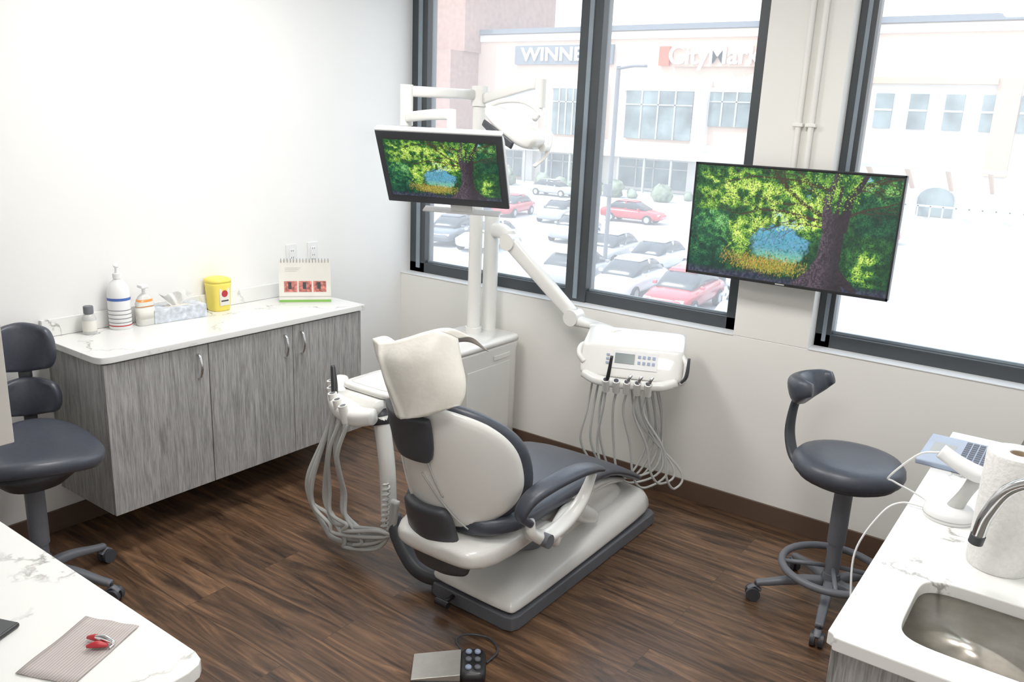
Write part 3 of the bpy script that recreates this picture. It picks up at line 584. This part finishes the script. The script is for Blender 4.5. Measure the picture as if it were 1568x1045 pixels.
with Grp('foot_control_pedal',(1.965,-1.79,0),(0,0,math.radians(38)),True):
    prism('steel_plate',[(-.145,.010),(-.145,.015),(.02,.036),(.02,.010)],'y',-.09,.05,'plate',.002)
    box('base',(-.145,-.09,.0),(.02,.05,.010),'dark',.003)
    loft('pedal_body','z',[(.0,.062,-.015,.045,.075),(.025,.062,-.015,.045,.075),(.037,.062,-.015,.037,.066)],'black',e=5)
    for i,(x,y) in enumerate(((.047,-.055),(.078,-.055),(.047,-.012),(.078,-.012),(.047,.03),(.078,.03))): lathe('button_%d'%i,[(.001,.039),(.011,.039),(.011,.044),(.008,.047),(.001,.047)],(x,y,0),'btn' if i in(0,4,5) else 'mid',16)
    sweep('cable',[(.03,.05,.02),(.0,.11,.03),(.04,.16,.02),(.12,.15,.012),(.15,.08,.01),(.11,.01,.012)],.004,'dark',n=8)
# ------------------------------------------------------------------ stools
def stool_base(c,R0,ang0,zcol):
    for i in range(5):
        a=ang0+i*2*math.pi/5; d=np.array([math.cos(a),math.sin(a),0]); P=lambda r,z:tuple(np.array([c[0],c[1],0])+d*r+np.array([0,0,z]))
        sweep('leg_%d'%i,[P(.03,.115),P(.12,.11),P(R0-.05,.085),P(R0,.075)],[(.022,.022),(.02,.018),(.017,.014),(.016,.012)],'mid',n=14,e=3)
        cyl('caster_stem_%d'%i,P(R0,.04),P(R0,.08),.008,'dark',12)
        t=np.array([-d[1],d[0],0])
        for s in (-1,1):
            p=np.array(P(R0+.01,.0285)); cyl('caster_%d_%d'%(i,s),tuple(p+t*.006*s),tuple(p+t*.024*s),.028,'dark',20)
        sweep('caster_hood_%d'%i,[P(R0-.02,.045),P(R0+.005,.062),P(R0+.03,.045)],(.014,.006),'mid',n=10)
    cyl('hub',(c[0],c[1],.08),(c[0],c[1],.16),.035,'mid'); cyl('column_cover',(c[0],c[1],.14),(c[0],c[1],zcol-.13),.028,'mid'); cyl('gas_lift',(c[0],c[1],zcol-.25),(c[0],c[1],zcol),.034,'mid')
with Grp('assistant_stool',(2.875,-.56,0)):
    c=(2.875,-.56)
    stool_base(c,.28,math.radians(207),.54)
    loft('seat_pan','z',[(.555,*c,.15,.15),(.57,*c,.18,.18),(.585,*c,.19,.19)],'dark',e=2)
    lathe('seat_cushion',[(.001,.575),(.18,.575),(.198,.59),(.205,.61),(.202,.63),(.188,.647),(.15,.655),(.08,.653),(.001,.652)],(*c,0),'uph',48)
    ringp=[(c[0]+.19*math.cos(t*2*math.pi/32),c[1]+.19*math.sin(t*2*math.pi/32),.175) for t in range(33)]
    sweep('foot_ring',ringp,(.015,.015),'mid',n=12,k=2)
    for i in range(4):
        a=math.radians(20+90*i); sweep('ring_spoke_%d'%i,[(c[0]+.03*math.cos(a),c[1]+.03*math.sin(a),.185),(c[0]+.19*math.cos(a),c[1]+.19*math.sin(a),.175)],.009,'mid')
    sweep('back_arm',[(2.84,-.54,.54),(2.72,-.52,.545),(2.65,-.48,.565),(2.61,-.45,.65),(2.61,-.44,.76),(2.635,-.45,.84)],[(.03,.012),(.03,.012),(.026,.012),(.024,.011),(.02,.010),(.02,.01)],'dark',n=14,e=3)
    sweep('back_pad',[(2.71,-.58,.885),(2.67,-.575,.88),(2.635,-.52,.86),(2.625,-.45,.845),(2.64,-.38,.85),(2.685,-.34,.87),(2.72,-.34,.885)],[(.018,.025),(.028,.042),(.034,.058),(.034,.064),(.034,.058),(.028,.042),(.018,.025)],'uph',n=20,e=2.5)
with Grp('operator_stool',(.47,-2.45,0)):
    c=(.47,-2.45)
    stool_base(c,.27,math.radians(30),.47)
    V=[(c[0],c[1],.585)];F=[];na=40;nr=8
    for r in range(1,nr+1):
        for k in range(na):
            t=2*math.pi*k/na; q=r/nr; a,b=sup(t,.25,.235,2.3)
            V.append((c[0]+a*q,c[1]+b*q,.585+.03*q*q*math.cos(2*(t-2.6))+.01*q-.015*q**6))
    for k in range(na): F.append((0,1+k,1+(k+1)%na))
    for r in range(nr-1):
        for k in range(na): a=1+r*na; F.append((a+k,a+na+k,a+na+(k+1)%na,a+(k+1)%na))
    obj('seat_cushion',V,F,'uph',solid=.055,sub=1)
    loft('seat_pan','z',[(.47,*c,.10,.10),(.53,*c,.17,.16),(.555,*c,.2,.19)],'dark',e=2.4)
    sweep('back_stem',[(.40,-2.42,.50),(.22,-2.33,.49),(.11,-2.28,.55),(.105,-2.28,.80)],(.025,.010),'dark',n=12,e=3)
    def pad(nm,z0,z1,hw):
        V=[];F=[];n=11;mm=7; d=np.array([.29,-.14]);d/=np.linalg.norm(d); t=np.array([d[1],-d[0]])
        for j in range(mm):
            v=j/(mm-1)
            for i in range(n):
                s=i/(n-1)*2-1; w=hw*(1-.22*abs(2*v-1)**3)
                p=np.array([.115,-2.285])-t*s*w+d*(.06*s*s+.015*math.sin(v*3.1)); V.append((p[0],p[1],z0+(z1-z0)*v-.02*s*s*(1 if v>.5 else -1)*abs(2*v-1)))
        for j in range(mm-1):
            for i in range(n-1): a=j*n+i; F.append((a,a+1,a+n+1,a+n))
        obj(nm,V,F,'uph',solid=.035,sub=2)
    pad('back_pad_upper',.785,.99,.115); pad('back_pad_lower',.60,.765,.12)
# ------------------------------------------------------------------ near counter + wall cupboard
with Grp('near_counter',(1.2,-3.29,.44)):
    poly=[(0.002,-3.598),(2.36,-3.598),(2.36,-3.02),(2.352,-2.995),(2.34,-2.983),(2.315,-2.977),(0.002,-2.977)]
    prism('countertop',poly,'z',.85,.88,'quartz',.003)
    box('base_cabinet',(0.002,-3.597,.08),(2.33,-3.01,.849),'gwood',.002)
    for i in range(4): box('door_%d'%i,(.02+i*.578,-3.009,.1),(.59+i*.578,-2.995,.84),'gwood',.002)
    box('toe_kick',(0.014,-3.597,.001),(2.30,-3.06,.08),'dark',0)
with Grp('wall_cabinet.001',(1.2,-3.42,1.7)):
    box('carcass',(0.001,-3.6,1.375),(2.31,-3.26,2.3),'gwood',.002)
    for i in range(4): box('door_%d'%i,(.005+i*.577,-3.258,1.37),(.578+i*.577,-3.24,2.3),'gwood',.002)
    box('end_panel',(2.311,-3.599,1.37),(2.326,-3.24,2.3),'cupb',.002)
with Grp('patient_bib',(2.155,-3.105,.8815),(0,0,math.radians(24)),True):
    V=[(((i/8-.5)*.115),((j/8-.5)*.175),.001+.0012*math.sin(i*1.7+j)) for j in range(9) for i in range(9)]
    obj('sheet',V,[(j*9+i,j*9+i+1,j*9+i+10,j*9+i+9) for j in range(8) for i in range(8)],'bib',solid=.001)
with Grp('bib_clip',(2.165,-3.085,.885)):
    for k,(a,b) in enumerate((((2.145,-3.085,.891),(2.178,-3.072,.891)),((2.17,-3.10,.891),(2.195,-3.075,.891)),((2.16,-3.08,.896),(2.20,-3.065,.894)))):
        sweep('clip_body_%d'%k,[a,tuple((np.array(a)+b)/2+np.array([0,0,.003])),b],[(.004,.003),(.007,.006),(.004,.003)],'red' if k!=2 else 'chrome',n=10)
    sweep('chain',[(2.178,-3.072,.891),(2.19,-3.06,.889),(2.20,-3.075,.888)],.0025,'chrome')
with Grp('mobile_phone',(1.985,-3.185,.8805),(0,0,.4),True):
    box('body',(-.05,-.035,0),(.035,.035,.010),'black',.004); box('glass',(-.047,-.032,.0101),(.032,.032,.0106),'cgl',0)
# ------------------------------------------------------------------ right counter with sink
with Grp('sink_counter',(3.55,-1.4,.44)):
    X0,X1,Y0,Y1=3.2129,3.899,-2.168,-.68; sx0,sx1,sy0,sy1=3.325,3.70,-2.085,-1.79; zt=.88;zb=.85
    n=64; cx,cy=(sx0+sx1)/2,(sy0+sy1)/2
    inner=[(cx+a,cy+b) for a,b in [sup(2*math.pi*(k+.5)/n,(sx1-sx0)/2,(sy1-sy0)/2,6) for k in range(n)]]
    def rect_hit(t):
        dx,dy=math.cos(t),math.sin(t); ts=[]
        if dx>1e-9: ts.append((X1-cx)/dx)
        if dx<-1e-9: ts.append((X0-cx)/dx)
        if dy>1e-9: ts.append((Y1-cy)/dy)
        if dy<-1e-9: ts.append((Y0-cy)/dy)
        q=min(ts); return (cx+dx*q,cy+dy*q)
    outer=[rect_hit(math.atan2(p[1]-cy,p[0]-cx)) for p in inner]
    for cxn,cyn in ((X0,Y0),(X1,Y0),(X0,Y1),(X1,Y1)):
        j=min(range(n),key=lambda i:(outer[i][0]-cxn)**2+(outer[i][1]-cyn)**2); dd=.012 if (cxn,cyn)==(X0,Y0) else 0
        outer[j]=(cxn+dd,cyn+dd)
    R=[[(x,y,zt) for x,y in inner],[(x,y,zt) for x,y in outer],[(x,y,zb) for x,y in outer],[(x,y,zb) for x,y in inner]]
    o=rings('countertop',R,'quartz',cap=False,close=True,smooth=False); bv=o.modifiers.new('b','BEVEL'); bv.width=.003; bv.segments=2; bv.limit_method='ANGLE'
    R=[[(cx+a,cy+b,z) for a,b in [sup(2*math.pi*(k+.5)/48,(sx1-sx0)/2*s,(sy1-sy0)/2*s,6 if s>.6 else 3) for k in range(48)]] for s,z in ((1.02,.851),(1.0,.849),(.985,.80),(.96,.72),(.9,.695),(.5,.688),(.08,.685))]
    o=rings('sink_bowl',R,'steel'); o.modifiers.new('s','SOLIDIFY').thickness=.002
    lathe('drain',[(.001,.687),(.03,.687),(.035,.69)],(cx,cy,0),'chrome',24)
    box('base_cabinet',(3.235,-2.145,.08),(3.898,-2.11,.849),'gwood',.002)
    box('cabinet_front',(3.235,-2.11,.08),(3.253,-.70,.849),'gwood',.002); box('cabinet_end',(3.253,-.72,.08),(3.898,-.70,.849),'gwood',.002)
    box('toe_kick',(3.28,-2.10,.001),(3.898,-.72,.08),'dark',0)
    box('backsplash',(3.882,-2.168,.881),(3.899,-.68,.96),'quartz',.001)
    for i in range(3): box('door_%d'%i,(3.222,-2.14+i*.48,.1),(3.236,-1.665+i*.48,.84),'gwood',.002)
with Grp('gooseneck_faucet',(3.66,-1.80,.88)):
    lathe('base',[(.001,0),(.03,0),(.03,.008),(.022,.02),(.018,.03)],(3.755,-1.83,.8805),'chrome',24)
    sweep('spout',[(3.755,-1.83,.89),(3.755,-1.83,1.06),(3.73,-1.825,1.14),(3.64,-1.815,1.175),(3.53,-1.80,1.175),(3.455,-1.785,1.135),(3.42,-1.775,1.06),(3.41,-1.77,1.0)],(.014,.014),'chrome',n=20)
    cyl('aerator',(3.411,-1.771,1.005),(3.408,-1.769,.985),.0155,'dark')
    sweep('lever',[(3.755,-1.83,.95),(3.79,-1.77,.96),(3.83,-1.74,.98)],.008,'chrome')
with Grp('paper_towel_roll',(3.45,-1.62,.8805)):
    lathe('roll',[(.02,0),(.064,0),(.066,.004),(.066,.275),(.064,.28),(.021,.28),(.02,.27),(.02,0)],(3.45,-1.62,.8805),'towel',48,cap=False)
    lathe('core',[(.0195,.272),(.018,.279),(.017,.272),(.017,.1)],(3.45,-1.62,.8805),'cardb',24,cap=False)
with Grp('intraoral_scanner_cradle',(3.31,-1.42,.8805)):
    lathe('base',[(.001,0),(.06,0),(.062,.006),(.062,.02),(.055,.03),(.03,.036),(.001,.038)],(3.315,-1.42,.8805),'white2',40)
    lathe('base_ring',[(.0625,.008),(.0625,.011)],(3.315,-1.42,.8805),'hose',40,cap=False)
    sweep('stem',[(3.325,-1.42,.91),(3.345,-1.42,.96),(3.365,-1.41,1.01)],[(.022,.02),(.018,.016),(.024,.02)],'hose',n=16)
    sweep('cradle',[(3.27,-1.42,1.055),(3.31,-1.42,1.035),(3.36,-1.415,1.015),(3.40,-1.41,1.02)],[(.02,.018),(.03,.016),(.032,.018),(.02,.012)],'white2',n=20,e=3)
    sweep('cable',[(3.268,-1.42,1.05),(3.22,-1.42,1.03),(3.16,-1.42,.95),(3.17,-1.40,.93),(3.24,-1.38,.90),(3.27,-1.40,.89)],.0028,'white2',n=8)
    sweep('cable_b',[(3.26,-1.42,.89),(3.2,-1.42,.884),(3.16,-1.45,.85),(3.12,-1.5,.74),(3.14,-1.55,.6)],.0028,'white2',n=8)
with Grp('laptop',(3.30,-.92,.8805)):
    box('base',(3.168,-1.08,.8805),(3.41,-.80,.897),'bluekb',.004)
    for i in range(6):
        for j in range(12): box('key_%d_%d'%(i,j),(3.275+i*.019,-1.06+j*.0205,.8968),(3.290+i*.019,-1.044+j*.0205,.899),'keys',0)
    box('trackpad',(3.19,-.99,.8965),(3.255,-.88,.8975),'mull',.001)
    obj('lid',[(3.412,-1.08,.89),(3.412,-.80,.89),(3.47,-.80,1.09),(3.47,-1.08,1.09)],[(0,1,2,3)],'black',smooth=False,solid=.008)
# ------------------------------------------------------------------ exterior
GZ=-4.7
box('ground_outside',(-140,.5,GZ-.2),(80,140,GZ),'asphalt',0)
with Grp('shopping_centre_building',(-20,80,GZ)):
    box('main_facade',(-59,75,GZ),(45,95,11.2),'stucco',0)
    box('cornice',(-59.3,74.6,11.0),(45.3,95,11.5),'sgrey',0)
    box('cornice_band',(-59.1,74.8,10.2),(45.3,95,10.9),'stone',0)
    box('lower_stone',(-52,74.8,GZ),(45,75,.2),'stone',0)
    box('stone_upper_right',(-15.4,74.6,GZ),(45,75,6.4),'stone',0)
    box('tan_parapet',(-15.6,74.0,6.1),(-5.9,75,6.6),'tan',0)
    box('tan_block',(-5.9,74.3,-1),(-4.2,75,6.6),'tan',0)
    for i,(x0,x1,z0,z1) in enumerate(((-48.3,-44.8,.5,5.3),(-39.3,-31.9,.5,5.2),(-30.3,-24.6,2.0,5.2),(-39.5,-31.5,-4.4,-1.6),(-49.5,-43.5,-4.4,-1.6),(-29.5,-18,-4.4,-1.6),(-57,-52,-4.4,-1.6))):
        box('glazing_%d'%i,(x0,74.7,z0),(x1,74.9,z1),'bwin',0)
        for k in range(1,4): xx=x0+(x1-x0)*k/4; box('mull_%d_%d'%(i,k),(xx-.08,74.6,z0),(xx+.08,74.75,z1),'mull',0)
        box('transom_%d'%i,(x0,74.6,z0+(z1-z0)*.7),(x1,74.75,z0+(z1-z0)*.7+.12),'mull',0)
        box('surround_%d'%i,(x0-.4,74.65,z1),(x1+.4,74.95,z1+.4),'stone',0)
    for i,x in enumerate((-51,-42.5,-30.9,-22.5)): box('pilaster_%d'%i,(x-.7,74.2,GZ),(x+.7,75,6.3),'stone',0)
    box('storefront_canopy',(-56,71.5,-1.2),(-17,74.8,-.75),'mull',0); box('canopy_fascia',(-56,71.4,-1.3),(-17,71.6,-.5),'stone',0)
    for i in range(14): box('canopy_post_%d'%i,(-55.5+i*2.9,71.6,GZ),(-55.3+i*2.9,71.8,-.9),'mull',0)
    for i in range(6): x=-14.95+2.72*i; box('window_small_%d'%i,(x,74.4,2.45),(x+1.4,74.7,5.3),'bwin',0); box('window_bar_%d'%i,(x,74.35,3.9),(x+1.4,74.45,4.05),'stone',0)
    arch=[(-10.4,-4.6)]+[(-9.0+1.4*math.cos(a),-3.2+1.0*math.sin(a)) for a in [math.pi-k*math.pi/10 for k in range(11)]]+[(-7.6,-4.6)]
    prism('arch_opening',arch,'y',74.4,74.7,'bwin')
    box('brick_block',(-90,70,GZ),(-59,90,9),'brick',0); box('brick_tower',(-80,72,9),(-58.7,90,26),'brick',0)
    box('pergola_beam',(-15,70,-.7),(8,70.4,-.4),'mull',0)
    for i in range(8): x=-14+i*3; prism('pergola_bracket_%d'%i,[(70,-.6),(73.8,-2.4),(74.5,-2.4),(71,-.6)],'x',x,x+.25,'tan')
    for i in range(16): box('rail_post_%d'%i,(-11+i*.9,68,GZ),(-10.9+i*.9,68.1,GZ+1.4),'mull',0)
    box('rail_top',(-11,68,GZ+1.3),(3,68.1,GZ+1.45),'mull',0)
    box('sign_board',(-53.6,74.6,7.75),(-41.2,75,9.7),'sgrey',0)
    text('sign_text_a','WINNERS',1.9,(-47.4,74.5,8.72),(math.pi/2,0,0),'swhite',.05,sx=1.25,bold=.04)
    text('sign_text_b','CityMarket',2.5,(-29.2,74.4,8.5),(math.pi/2,0,0),'swhite',.1,sx=.98,bold=.03)
    box('sign_red_mark',(-35.9,74.5,7.6),(-34.8,74.9,9.4),'sred',0); box('sign_plate',(-34.4,74.6,7.5),(-24,74.95,9.7),'signp',0)
with Grp('hedge_planting',(-38,66,GZ)):
    rg=random.Random(9)
    for k in range(22):
        cx_,cy_=-54+k*1.75+rg.uniform(-.9,.9),66+rg.uniform(-2,2); rr=rg.uniform(.35,1.25); cz_=GZ+rr*.8; q=[]
        for j in range(7):
            ph=-math.pi/2+math.pi*(j+.3)/7.3; q.append([(cx_+rr*math.cos(ph)*math.cos(t*math.pi/6)*(1+.35*rg.uniform(-1,1)),cy_+rr*math.cos(ph)*math.sin(t*math.pi/6),cz_+rr*math.sin(ph)*(1+.25*rg.uniform(-1,1))) for t in range(12)])
        rings('shrub_%d'%k,q,'leaf')
def car(nm,x,y,a,m):
    with Grp(nm,(x,y,GZ),(0,0,a),True):
        loft('body','x',[(-2.2,0,.62,.70,.20),(-2.1,0,.60,.84,.32),(-1.4,0,.62,.9,.36),(0,0,.60,.91,.36),(1.2,0,.58,.9,.34),(2.0,0,.52,.82,.26),(2.2,0,.5,.66,.14)],m,e=4,n=24)
        loft('cabin_glass','x',[(-1.75,0,.95,.70,.06),(-1.2,0,1.12,.70,.26),(-.5,0,1.16,.70,.31),(.3,0,1.14,.70,.29),(1.15,0,.93,.68,.05)],'cgl',e=4,n=24)
        loft('roof','x',[(-1.3,0,1.40,.56,.015),(-.9,0,1.45,.6,.03),(-.1,0,1.46,.6,.03),(.35,0,1.42,.56,.015)],m,e=4,n=24)
        for i,(px,py) in enumerate(((-1.35,-.84),(-1.35,.84),(1.35,-.84),(1.35,.84))):
            cyl('wheel_%d'%i,(px,py-.1,.32),(px,py+.1,.32),.32,'tyre',20); s=1 if py>0 else -1; cyl('rim_%d'%i,(px,py+s*.1,.32),(px,py+s*.108,.32),.19,'cs',16)
        for s in (-1,1):
            box('lamp_%d'%s,(2.0,s*.6-.15,.6),(2.13,s*.6+.15,.7),'swhite',.02); box('tail_lamp_%d'%s,(-2.17,s*.62-.12,.68),(-2.08,s*.62+.12,.8),'red',.02)
            box('pillar_%d'%s,(-.35,s*.66-.03,.95),(-.25,s*.66+.03,1.45),m,0); box('mirror_%d'%s,(.62,s*.92-.08,.92),(.75,s*.92+.08,1.04),m,.02)
q=[(-8.9,24.6,-1.5,'cr'),(-11.6,25.3,-1.5,'cw'),(-6.1,24.3,-1.5,'cs'),(-14.2,25.8,1.6,'cs'),(-16,31.5,-1.5,'cs'),(-13.3,31,-1.55,'cw'),(-10.6,31,-1.6,'cw'),(-7.9,30.6,1.5,'cw'),(-23.5,48,.1,'cr'),(-25.2,30.6,-1.3,'cg'),(-22.6,30.4,-1.4,'cw'),(-28.3,36,-1.4,'cw'),(-21.4,37,-1.4,'cs'),(-9.2,52,.1,'cr'),(-31,44,-1.4,'cr'),(-27,44,-1.4,'cs'),(-38,60,0,'cs')]
for i,(x,y,a,m) in enumerate(q): car('car' if i==0 else 'car.%03d'%i,x,y,a,m)
with Grp('street_lamp',(-14.6,26.3,GZ)):
    cyl('pole',(-14.6,28.6,GZ),(-14.6,28.6,4.2),.10,'mid',12); sweep('lamp_head',[(-14.6,28.6,4.1),(-13.9,28.6,4.2),(-13.3,28.6,4.2)],(.12,.06),'mid')
    cyl('sign_bracket',(-14.6,28.4,-1.2),(-14.6,28.4,-.7),.2,'mid')
# ------------------------------------------------------------------ lights
w=bpy.data.worlds.new('World'); scn.world=w; w.use_nodes=True; nt=w.node_tree; bg=nt.nodes['Background']
tc=nt.nodes.new('ShaderNodeTexCoord'); sp=nt.nodes.new('ShaderNodeSeparateXYZ'); r=nt.nodes.new('ShaderNodeValToRGB')
r.color_ramp.elements[0].position=0.; r.color_ramp.elements[0].color=(1,1,1,1); r.color_ramp.elements[1].position=.8; r.color_ramp.elements[1].color=(.65,.8,1,1)
nt.links.new(tc.outputs['Generated'],sp.inputs[0]); nt.links.new(sp.outputs['Z'],r.inputs[0]); nt.links.new(r.outputs[0],bg.inputs[0]); bg.inputs[1].default_value=2.0
s=bpy.data.lights.new('sun','SUN'); s.energy=3.0; s.angle=.01; s.color=(1,.97,.93); so=bpy.data.objects.new('sun',s); COL.objects.link(so)
so.rotation_euler=Vector((.35,.48,-.8)).to_track_quat('-Z','Y').to_euler()
# ------------------------------------------------------------------ camera
cam=bpy.data.cameras.new('camera'); co=bpy.data.objects.new('camera',cam); COL.objects.link(co); scn.camera=co
ya,pi,ro=.6192,.2616,.0434
F=Vector((-math.sin(ya)*math.cos(pi),math.cos(ya)*math.cos(pi),-math.sin(pi))); R=Vector((math.cos(ya),math.sin(ya),0)); U=R.cross(F)
R2=R*math.cos(ro)+U*math.sin(ro); U2=-R*math.sin(ro)+U*math.cos(ro)
mt=Matrix((R2,U2,-F)).transposed().to_4x4(); mt.translation=Vector((3.5247,-3.7214,1.8419)); co.matrix_world=mt
cam.sensor_width=36; cam.lens=36*1268.07/1568; cam.clip_start=.02; cam.clip_end=400
scn.view_settings.view_transform='Standard'; scn.view_settings.look='None'; scn.view_settings.exposure=.38; scn.view_settings.gamma=1.08
